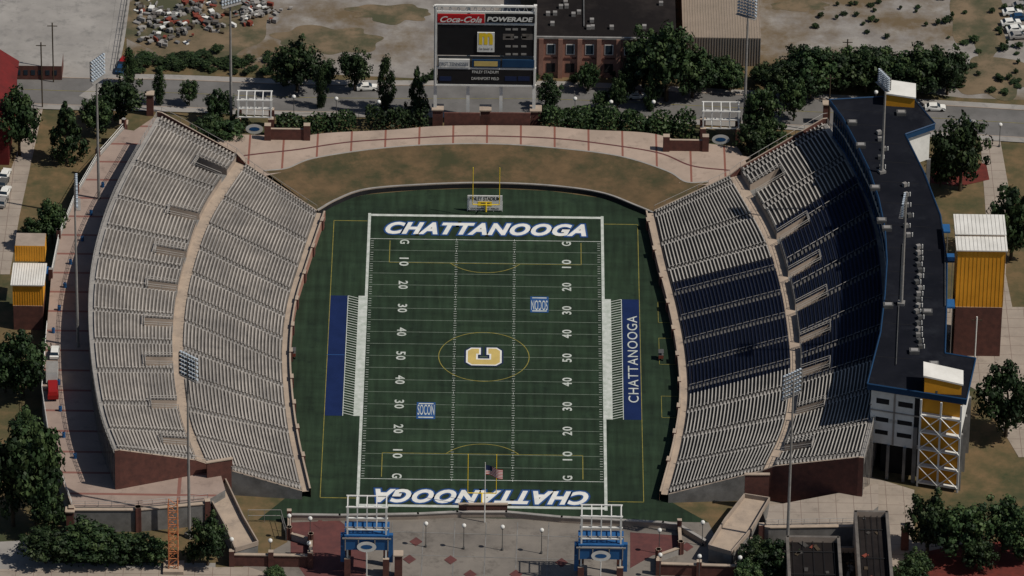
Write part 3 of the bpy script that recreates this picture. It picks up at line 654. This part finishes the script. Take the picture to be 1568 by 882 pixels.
g=MB('metal_warehouse'); a=U(1045,100);c=U(1163,100); y=a[1];_,zt=V(1045,57,y)
g.box(((a[0]+c[0])/2,y+40,zt/2),(c[0]-a[0],80,zt),TANM,0,TANM)
for k in range(30): x=a[0]+(c[0]-a[0])*k/29; g.box((x,y-.04,zt/2),(.12,.1,zt),STEEL); g.box((x,y+40,zt+.03),(.1,80,.08),BEIGE)
g.build()
g=MB('red_barn'); a=U(-40,252);c=U(14,252); y=a[1]
g.box(((a[0]+c[0])/2,y+14,4.5),(c[0]-a[0],28,9),REDROOF)
xa,xb=a[0]-.5,c[0]+.5; xm=(xa+xb)/2; g.poly([(xa,y-.5,9),(xm,y-.5,12),(xm,y+29,12),(xa,y+29,9)],REDROOF); g.poly([(xm,y-.5,12),(xb,y-.5,9),(xb,y+29,9),(xm,y+29,12)],REDROOF); g.poly([(xa,y-.02,9),(xb,y-.02,9),(xm,y-.02,12)],BEIGE)
g.box(((xa+xb)/2,y-.05,2),(3,.1,3),DARK); g.build()
g=MB('brick_warehouse'); a=U(18,122);c=U(95,122); g.box(((a[0]+c[0])/2,a[1]+3,1.8),(c[0]-a[0],6,3.6),BRICK,0,CONC)
for k in range(6): g.box((a[0]+1.5+k*1.6,a[1]-.03,1.9),(.9,.06,1.2),GLASS)
g.build()
g=MB('roofless_warehouse')
def shell(u0,v0,u1,v1,h):
    a=U(u0,v1,h);c=U(u1,v0,h); x0,x1,y0,y1=a[0],c[0],a[1],c[1]
    for (cx,cy,sx_,sy_) in(((x0+x1)/2,y0,x1-x0,.3),((x0+x1)/2,y1,x1-x0,.3),(x0,(y0+y1)/2,.3,y1-y0),(x1,(y0+y1)/2,.3,y1-y0)): g.box((cx,cy,h/2),(sx_+.3,sy_+.3,h),BEIGE,0,DECK)
    g.box(((x0+x1)/2,(y0+y1)/2,h/2-.6),(x1-x0-.6,y1-y0-.6,h-1.2),ROOFB)
    for i in range(5):
        x=x0+(x1-x0)*(i+.5)/5; g.beam((x,y0,h-1),(x,y1,h-.9),.06,BLACK)
    for i in range(4):
        yy=y0+(y1-y0)*(i+.5)/4; g.beam((x0,yy,h-1),(x1,yy,h-1),.1,DARK)
    r=random.Random(int(u0))
    for i in range(16):
        g.box((r.uniform(x0+1,x1-1),r.uniform(y0+1,y1-1),h-1.1),(r.uniform(.4,2),r.uniform(.3,1),.2),r.choice([STEELD,BARK,DECK2,BRONZE]),r.random()*3)
shell(1213,822,1284,960,8); shell(1322,783,1358,960,9); shell(1290,838,1316,960,5)
g.build()
# ------------------------------------------------------------------ plazas, walks, walls
ZP=5.
sheet('raised_plaza',[(235,180),(205,200),(190,198),(150,243),(118,298),(90,368),(78,428),(72,500),(64,600),(76,680),(97,740),(110,776),(212,776),(318,766),(345,750),(330,700),(200,700),(230,400),(330,235),(300,200)],ZP,PAVE2,0,GREYW)
sheet('path',[(52,165),(66,165),(30,330),(15,420),(-30,420),(-10,330)],.05,PAVE3)
sheet('path',[(1500,200),(1530,205),(1545,290),(1540,420),(1568,560),(1620,700),(1560,700),(1500,600),(1490,540),(1545,530),(1515,400)],.05,PAVE3)
sheet('plaza',[(1300,720),(1400,750),(1400,830),(1500,830),(1500,900),(1100,900),(1130,770)],.035,PAVE3)
sheet('plaza',[(1446,470),(1568,470),(1600,560),(1500,600),(1446,570)],.065,PAVE3)
sheet('raised_plaza',[(1178,775),(1310,750),(1345,740),(1345,775),(1310,803),(1172,806)],ZP,PAVE3,0,GREYW)
sheet('front_plaza',[(440,788),(1085,800),(1130,900),(1130,1000),(330,1000),(350,880),(440,830)],.05,PLAZA)
sheet('brick_plaza',[(445,800),(520,797),(560,830),(560,900),(480,900),(445,850)],.07,PLAZARED)
sheet('brick_plaza',[(965,815),(1040,820),(1040,845),(1000,850),(965,870)],.07,PLAZARED)
sheet('sidewalk',[(-60,872),(380,868),(480,900),(480,940),(-60,940)],.1,PAVE3)
sheet('side_street',[(-60,833),(60,826),(90,862),(330,862),(330,872),(-60,872)],.075,CONC)
sheet('mulch_bed',[(1395,850),(1450,838),(1500,832),(1600,832),(1600,905),(1400,905)],.06,MULCH,60)
sheet('mulch_bed',[(1425,250),(1510,250),(1515,275),(1470,285),(1425,280)],.08,MULCH)
b=MB('plaza_inlay')
for u,v in((490,803),(627,857),(637,830),(1052,838),(720,880),(790,880),(690,858),(860,862),(548,880)):
    p=U(u,v); b.poly([(p[0]-1.3,p[1],.12),(p[0],p[1]-1.6,.12),(p[0]+1.3,p[1],.12),(p[0],p[1]+1.6,.12)],PLAZARED)
for u in range(600,900,48):
    p=U(u,800);q=U(u-4,890); b.poly([(p[0],p[1],.08),(q[0],q[1],.08),(q[0]+.2,q[1],.08),(p[0]+.2,p[1],.08)],GREYW)
for v in(815,850):
    p=U(600,v);q=U(880,v+8); b.poly([(p[0],p[1],.095),(q[0],q[1],.095),(q[0],q[1]+.2,.095),(p[0],p[1]+.2,.095)],GREYW)
b.build()
def wall(name,pts,h,th,m,cap=None,zb=0,posts=0,mp=None,ph=0):
    g=MB(name)
    for (a,c) in zip(pts,pts[1:]):
        p=U(*a,zb);q=U(*c,zb); Ln=math.hypot(q[0]-p[0],q[1]-p[1]); an=math.atan2(q[1]-p[1],q[0]-p[0])
        g.box(((p[0]+q[0])/2,(p[1]+q[1])/2,zb+h/2),(Ln+th*.5,th,h),m,an)
        if cap: g.box(((p[0]+q[0])/2,(p[1]+q[1])/2,zb+h+.1),(Ln+th,th+.25,.2),cap,an)
        if posts:
            k=max(1,int(Ln/posts))
            for i in range(k+1):
                x=p[0]+(q[0]-p[0])*i/k;y=p[1]+(q[1]-p[1])*i/k; g.box((x,y,zb+ph/2),(th+.5,th+.5,ph),mp or m,an,cap)
    return g.build()
def fence(name,pts,h,m,zb=0,step=2.5,r=.06,rails=(1.,.55)):
    g=MB(name)
    for (a,c) in zip(pts,pts[1:]):
        p=U(*a,zb);q=U(*c,zb); k=max(1,int(math.hypot(q[0]-p[0],q[1]-p[1])/step))
        for i in range(k+1):
            x=p[0]+(q[0]-p[0])*i/k;y=p[1]+(q[1]-p[1])*i/k; g.beam((x,y,zb),(x,y,zb+h),r,m)
        for f in rails: g.beam((p[0],p[1],zb+h*f),(q[0],q[1],zb+h*f),r,m)
    return g.build()
wall('field_end_wall',[(442,796),(520,797),(640,795),(700,792),(775,792),(860,800),(1015,808),(1040,812),(1080,836)],1.2,.4,BEIGE,AISLE)
wall('brick_wall',[(703,789),(776,789)],2.6,.4,BRICK,WALK)
wall('retaining_wall',[(110,813),(212,813),(318,803)],5.,.6,GREYW,WALK,posts=14,mp=BRICK,ph=5.8)
wall('retaining_wall',[(1165,840),(1310,838)],5.,.6,GREYW,WALK,posts=20,mp=BRICK,ph=5.8)
fence('railing',[(110,775),(212,775),(318,764)],1.2,STEEL,5.1); fence('railing',[(1172,804),(1310,801)],1.2,STEEL,5.1)
wall('brick_wall',[(355,866),(475,868)],2.6,.5,BRICK,WALK,posts=7,mp=BRICK,ph=3.6)
wall('brick_wall',[(1008,880),(1132,884)],2.6,.5,BRICK,WALK,posts=7,mp=BRICK,ph=3.6)
wall('brick_wall',[(443,800),(443,826),(476,836),(476,868)],1.5,.4,AISLE,WALK,posts=8,mp=BRICK,ph=3)
wall('brick_wall',[(1040,815),(1042,848),(1008,860),(1008,880)],1.5,.4,AISLE,WALK,posts=8,mp=BRICK,ph=3)
def ramp(name,pts,z,m=WALK):
    g=MB(name); P_=[U(u,v,z)[:2] for u,v in pts]; g.prism(P_,0,z,GREYW,m)
    for a,c in zip(P_,P_[1:]+P_[:1]):
        Ln=np.linalg.norm(c-a); an=math.atan2(*(c-a)[::-1])
        if Ln>4: g.box(((a[0]+c[0])/2,(a[1]+c[1])/2,z+.5),(Ln,.25,1.),BEIGE,an)
    g.build()
ramp('concrete_ramp',[(310,745),(345,738),(372,795),(395,835),(360,845),(345,810)],3.2); ramp('concrete_ramp',[(1178,768),(1140,762),(1110,800),(1085,840),(1120,850),(1150,815)],3.2)
wall('brick_wall',[(355,757),(318,763)],8.5,.5,BRICK,WALK); wall('brick_wall',[(1140,778),(1175,778)],8.,.5,BRICK,WALK)
fence('railing',[(380,800),(430,800),(438,828)],3,STEEL)
wall('perimeter_wall',[(190,200),(150,245),(118,300),(90,370),(78,430)],.8,.3,AISLE,AISLE,zb=ZP-.8,posts=16,mp=BRICK,ph=3)
fence('perimeter_fence',[(190,196),(150,241),(118,296),(90,366),(78,426)],1.4,WHITE,zb=ZP-.2,step=2)
fence('railing',[(72,500),(64,600),(76,680),(97,740),(110,776)],1.4,WHITE,zb=ZP,step=2)
fence('perimeter_fence',[(178,110),(196,0),(206,-60)],2,STEELD)
fence('perimeter_fence',[(420,186),(660,182)],1.8,STEELD); fence('perimeter_fence',[(830,186),(1060,196)],1.8,STEELD)
for u,v in((230,175),(108,815),(190,220),(1265,190),(1385,840),(1155,862),(610,882)):
    g=MB('brick_pillar'); g.box((0,0,2.6),(1.5,1.5,5.2),BRICK,0,WALK); g.box((0,0,5.33),(1.9,1.9,.25),WALK); g.build(loc=tuple(U(u,v)[:2])+(0,))
g=MB('litter_bin')
for k in range(12):
    t=.1+.07*k; p=offs(SL[3],7.5+random.uniform(-1,1))[int(t*N)]; g.beam((p[0],p[1],ZP),(p[0],p[1],ZP+1.1),.35,BLUEP,8); g.beam((p[0],p[1],ZP+1.1),(p[0],p[1],ZP+1.3),.2,DARK,8,.1)
g.build()
def lamp():
    g=MB('street_lamp'); g.beam((0,0,0),(0,0,5.2),.1,STEELD,6,.07); g.beam((0,0,0),(0,0,.5),.25,STEELD,6)
    import bmesh
    bm=bmesh.new(); bmesh.ops.create_icosphere(bm,subdivisions=2,radius=.45); i=len(g.v)
    for v in bm.verts: g.v.append((v.co.x,v.co.y,v.co.z+5.6))
    for f in bm.faces: g.f.append(tuple(i+v.index for v in f.verts)); g.m.append(g.mi(WHITE))
    bm.free(); g.beam((0,0,5.1),(0,0,5.3),.25,STEELD,6); return g.mesh()
LP=lamp()
for u,v in((475,830),(652,838),(710,841),(769,843),(829,848),(1009,848),(355,862),(414,864),(473,868),(1010,886),(1070,888),(1132,890),(1075,836),(443,826),(515,185),(580,190),(880,185),(935,190),(1000,190),(450,182),(1340,175),(1530,225)):
    p=U(u,v); inst('street_lamp',LP,(p[0],p[1],0))
g=MB('flagpole'); p=U(742,800); _,zt=V(742,708,p[1]); g.beam((p[0],p[1],0),(p[0],p[1],zt),.14,WHITE,8,.07)
fx,fz=p[0]+.1,zt-.6
for k in range(13):
    z=fz-k*.17; m=RED if k%2==0 else WHITE; x0=0 if k>=7 else 1.2
    for i in range(8):
        a=i*.42;c=(i+1)*.42
        if c<=x0: continue
        g.poly([(fx+a,p[1]+.25*math.sin(a*2),z-a*.35),(fx+c,p[1]+.25*math.sin(c*2),z-c*.35),(fx+c,p[1]+.25*math.sin(c*2),z-.17-c*.35),(fx+a,p[1]+.25*math.sin(a*2),z-.17-a*.35)],m)
for i in range(3):
    a=i*.42;c=(i+1)*.42; g.poly([(fx+a,p[1]+.25*math.sin(a*2)-.01,fz-a*.35),(fx+c,p[1]+.25*math.sin(c*2)-.01,fz-c*.35),(fx+c,p[1]+.25*math.sin(c*2)-.01,fz-1.19-c*.35),(fx+a,p[1]+.25*math.sin(a*2)-.01,fz-1.19-a*.35)],NAVY)
g.build()
g=MB('lattice_mast'); p=U(266,872); _,zt=V(266,764,p[1])
for k in range(int(zt/1.6)):
    z=k*1.6; hw_=.9; cs=[(p[0]+a*hw_,p[1]+c*hw_) for a,c in((-1,-1),(1,-1),(1,1),(-1,1))]; m=ORANGE
    for i in range(4):
        a,c=cs[i],cs[(i+1)%4]; g.beam((*a,z),(*a,z+1.6),.13,m); g.beam((*a,z),(*c,z+1.6),.08,m); g.beam((*a,z),(*c,z),.08,m)
g.box((p[0],p[1],.4),(4,4,.8),WALK); g.build()
for u,v,vt in((82,126,35),(65,165,65),(1296,110,60),(1268,205,115),(1492,560,485)):
    g=MB('utility_pole'); p=U(u,v); _,zt=V(u,vt,p[1]); g.beam((0,0,0),(0,0,zt),.16,WHITE if u==1492 else BARK,6); g.box((0,0,zt-.8),(2.2,.15,.15),BARK); g.build(loc=(p[0],p[1],0))
# ------------------------------------------------------------------ vehicles
def car(name,col,L_=4.5,Wd=1.8,h=1.45,van=False):
    g=MB(name); prof=[(-.5,.25),(-.5,.62),(-.46,.9),(-.42,1.),(-.34,1.),(.18,1.),(.28,1.),(.42,.62),(.5,.5),(.5,.25)]
    if not van: prof=[(-.5,.22),(-.5,.6),(-.42,.68),(-.3,.98),(.08,1.),(.24,.7),(.46,.6),(.5,.45),(.5,.22)]
    pts=[(x*L_,z*h) for x,z in prof]; n_=len(pts); i=len(g.v)
    for sgy in(-1,1):
        for x,z in pts:
            yy=Wd/2*(1 if z<.7*h else .82); g.v.append((x,sgy*yy,z))
    k=g.mi(col); kg=g.mi(GLASS)
    for j in range(n_):
        a,c=j,(j+1)%n_; za,zc=pts[a][1]/h,pts[c][1]/h; up=(min(za,zc)<.72 and max(za,zc)>.9)
        g.f.append((i+a,i+c,i+n_+c,i+n_+a)); g.m.append(kg if up else k)
    g.f.append(tuple(i+j for j in range(n_))); g.m.append(k); g.f.append(tuple(i+n_+n_-1-j for j in range(n_))); g.m.append(k)
    for sgy in(-1,1): g.box((-.08*L_,sgy*Wd*.455,h*.82),(L_*.36,.03,h*.2),GLASS)
    for x in(-.3,.31):
        for sgy in(-1,1): g.beam((x*L_,sgy*Wd*.42,.33),(x*L_,sgy*Wd*.51,.33),.34,TYRE,10)
    return g.mesh()
cw=car('car',WHITE); cb=car('car',STEELD); cbl=car('car',FASCIA); crd=car('car',CARRED); cvan=car('van',CARRED,5.6,2.2,2.5,True); csil=car('car',STEEL)
def put(name,me,u,v,rot,z=.1): p=U(u,v,z); inst(name,me,(p[0],p[1],z),(1,1,1),rad(rot))
put('car',cw,84,543,90,ZP+.01); put('van',cvan,81,604,95,ZP+.01)
for u,v,m,r in((1548,38,cw,10),(1556,48,cw,10),(1560,58,csil,10),(1562,30,cbl,5),(1550,22,cw,8),(1565,12,csil,8),(5,283,cb,80),(8,297,cw,80),(4,312,csil,80),(975,150,cw,5),(190,98,crd,80),(186,108,cbl,80),(1432,168,cw,0),(562,137,cw,5),(8,270,cw,80),(1480,192,csil,4)): put('car',m,u,v,r)
p=U(80,580,ZP); g=MB('trailer'); g.box((0,0,1.7),(2.4,4.4,2.4),WHITE,.05,STEEL)
for x in(-1.2,1.2): g.beam((x-.1,-1,.4),(x+.1,-1,.4),.4,TYRE,10)
g.box((0,2.9,.6),(.2,1.5,.15),STEELD); g.build(loc=(p[0],p[1],ZP))
for u,v in((449,547),(1012,550)):
    g=MB('equipment_cart'); g.box((0,0,.9),(1,1.4,.8),BRONZE,0,STEELD)
    for dx in(-.4,.4):
        for dy in(-.6,.6): g.beam((dx-.08,dy,.25),(dx+.08,dy,.25),.25,TYRE,8)
    g.box((0,0,1.9),(1.1,1.5,.08),STEELD); g.beam((-.4,-.6,1.2),(-.4,-.6,1.9),.04,STEEL); g.beam((.4,.6,1.2),(.4,.6,1.9),.04,STEEL); p=U(u,v); g.build(loc=(p[0],p[1],.05))
g=MB('scrap_pile')
for k in range(330):
    cx,cy=random.choice([(255,30),(240,60),(300,10),(385,20),(330,35),(215,20),(275,48),(395,10)]); u,v=random.gauss(cx,17),random.gauss(cy,11)
    if u<205 or v>75: continue
    p=U(u,v); s_=random.uniform(.3,1.7); m=random.choice([AISLE,STEEL,STEEL,STEELD,BARK,GREYW,DECK,BRONZE,WHITE])
    g.box((p[0],p[1],random.uniform(.1,.9)),(s_,random.uniform(.3,1.3),random.uniform(.2,.9)),m,random.random()*3)
g.build()
# ------------------------------------------------------------------ trees
def treemesh(kind,seed):
    r=np.random.default_rng(seed); g=MB('tree')
    g.beam((0,0,0),(0,0,.55),.06,BARK,7,.03)
    for k in range(7):
        a=k*2.4; z=.2+.06*k; g.beam((0,0,z),(math.cos(a)*.55*(1.1-z),math.sin(a)*.55*(1.1-z),z+.22),.025,BARK,4,.008)
    ncl={'round':84,'cone':86,'col':72}[kind]
    lob=[(r.uniform(0,6.28),r.uniform(.06,.16),k_) for k_ in(2,3,5)]
    for c in range(ncl):
        if kind=='round':
            d=r.normal(size=3); d/=np.linalg.norm(d); an=math.atan2(d[1],d[0]); rr=r.uniform(.4,.95)*(1+sum(a*math.sin(k_*an+ph) for ph,a,k_ in lob)); cx,cy,cz=d[0]*rr*.85,d[1]*rr*.85,.56+d[2]*rr*.4; cr_=r.uniform(.14,.28)
        elif kind=='cone':
            z=r.uniform(.08,.97); ra=(1-z)**.7*.95*r.uniform(.35,1); a=r.uniform(0,6.28); cx,cy,cz=ra*math.cos(a),ra*math.sin(a),z; cr_=r.uniform(.14,.26)*(1.15-z*.7)
        else:
            z=r.uniform(.06,.96); ra=math.sin(min(1,z*1.5+.15)*math.pi/2)*(1-max(0,z-.6)*1.9)*.75*r.uniform(.3,1); a=r.uniform(0,6.28); cx,cy,cz=ra*math.cos(a),ra*math.sin(a),z; cr_=r.uniform(.2,.35)
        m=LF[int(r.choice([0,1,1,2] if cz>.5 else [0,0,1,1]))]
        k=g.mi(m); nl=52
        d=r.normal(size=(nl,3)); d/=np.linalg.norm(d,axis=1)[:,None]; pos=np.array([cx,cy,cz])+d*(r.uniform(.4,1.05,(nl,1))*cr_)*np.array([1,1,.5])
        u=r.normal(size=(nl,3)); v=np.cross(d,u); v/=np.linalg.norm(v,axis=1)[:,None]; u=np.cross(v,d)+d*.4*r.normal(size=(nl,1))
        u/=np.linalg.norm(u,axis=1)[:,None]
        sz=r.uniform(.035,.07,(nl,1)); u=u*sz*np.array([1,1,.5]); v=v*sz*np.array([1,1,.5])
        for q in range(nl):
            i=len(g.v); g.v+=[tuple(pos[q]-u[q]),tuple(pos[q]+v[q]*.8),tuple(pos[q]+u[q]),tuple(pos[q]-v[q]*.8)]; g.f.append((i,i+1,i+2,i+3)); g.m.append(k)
    return g.mesh()
TM={'r':[treemesh('round',i) for i in range(5)],'c':[treemesh('cone',10+i) for i in range(3)],'y':[treemesh('col',20+i) for i in range(2)]}
def tree(u,v,h,r,k='r',name=None,z=0):
    p=U(u,v,z); me=random.choice(TM[k]); o=inst(name or {'r':'tree','c':'conifer_tree','y':'cypress_tree'}[k],me,(p[0],p[1],z),(r,r,h),random.random()*6)
T=[(30,238,17,6),(103,248,15,5.2,'c'),(185,190,12,6),(150,208,10,4.6),(244,160,9,1.9,'y'),(290,162,6.5,2.6),(198,132,9.5,2,'y'),(335,185,8,4),(322,215,6,4.5),(350,220,6,4.5),(365,205,5,3),
(455,140,13,6.4),(500,132,7,3),(492,165,10,2,'y'),(543,139,10.5,4.4),(591,167,13,2.7,'y'),(638,172,11.5,3,'c'),(435,132,8,3.6),
(1020,155,19,8.5),(985,135,15,6.5),(1060,150,12,6),(900,140,7.5,3),(945,172,8.5,2.6),(842,168,8,3.4),(960,148,7.5,3.4),(995,170,9,1.9,'y'),(920,170,5,2.4),
(1240,152,13,7),(1285,142,10,6),(1325,142,11,6.5),(1400,148,12,7.5),(1450,145,11.5,6),(1215,185,11,3.6),(1165,215,14,5.2),(1152,243,9,4.6),(1180,240,9,4.6),(1365,144,10,6),(1195,155,10,5),(1262,130,9,5),(1425,130,9,5),(1118,140,7,4),(1090,135,8,4),(1305,130,10,5),(1345,128,9,5),(1222,132,10,5),
(1470,292,18.5,7),(1440,285,10,4.5),(1548,398,19,6.5,'r'),(1540,668,18,7),(1420,848,14.5,5.6),(1475,858,13.5,7),(1535,845,12.5,6),(1565,860,11,5.5),(1500,875,7,4),(1400,890,7,4),
(80,372,10.5,4.6),(55,382,8,3.6),(35,608,16,6.6),(8,600,11,5.5),(20,805,23,7.5),(55,800,25,8),(70,818,13,5),(40,700,10,4.5),
(130,858,8.5,7),(165,862,7.5,5.6),(205,860,6.5,5.4),(235,862,6,3.8),(318,866,12,4.6),(70,862,7.5,6),(95,860,6.5,4.6),(296,864,5,2.5),
(1160,878,7.5,5.6),(1190,885,8.5,5.5),(1145,900,6,4),(420,890,3,3),(1395,900,6,4)]
for t in T: tree(*t)
for k in range(22): tree(random.uniform(1240,1430),random.uniform(5,60),random.uniform(.7,1.4),random.uniform(.5,1.2),'r','shrub')
for k in range(46): tree(random.uniform(1430,1568),random.uniform(0,150),random.uniform(.6,1.8),random.uniform(.5,1.6),'r','shrub')
for k in range(60): tree(random.uniform(200,430),random.gauss(100,8),random.uniform(.7,2.2),random.uniform(.8,2.4),'r','shrub')
for k in range(40): tree(random.uniform(1080,1470),random.uniform(112,134),random.uniform(2,5.5),random.uniform(2,4),'r','shrub')
for k in range(20): tree(random.uniform(640,1000),random.uniform(118,132),random.uniform(1,2.4),random.uniform(.8,2),'r','shrub')
def hedge(u0,v0,u1,v1,wd,h):
    g=MB('hedge'); r=np.random.default_rng(int(u0)); p=U(u0,v0);q=U(u1,v1); Ln=np.linalg.norm((q-p)[:2]); d=(q-p)[:2]/Ln; nn=np.array([-d[1],d[0]])
    n_=int(Ln*wd*20)
    for i in range(n_):
        t=r.uniform(0,Ln); s_=r.uniform(-1,1); lump=abs(math.sin(t*.55+u0))**.5
        z=h*(.55+.45*lump)*(.85+.15*math.cos(t*.37+s_*2))*math.sqrt(max(0,1-s_**4))*r.uniform(.35,1.05)
        c=np.array([*(p[:2]+d*t+nn*s_*wd/2*(.7+.3*lump)),z]); a=r.normal(size=3);a/=np.linalg.norm(a); b_=np.cross(a,r.normal(size=3)); b_/=np.linalg.norm(b_); sz=r.uniform(.18,.4)
        g.poly([c-a*sz,c+b_*sz,c+a*sz,c-b_*sz],LF[int(r.choice([0,1,1,2] if lump>.6 else [0,0,1]))])
    g.build()
for a in((424,199,545,197,5,4.6),(560,194,655,192,6,5.6),(826,194,1064,208,7.5,6),(820,178,940,182,3,3),(100,860,245,860,4,3)): hedge(*a)
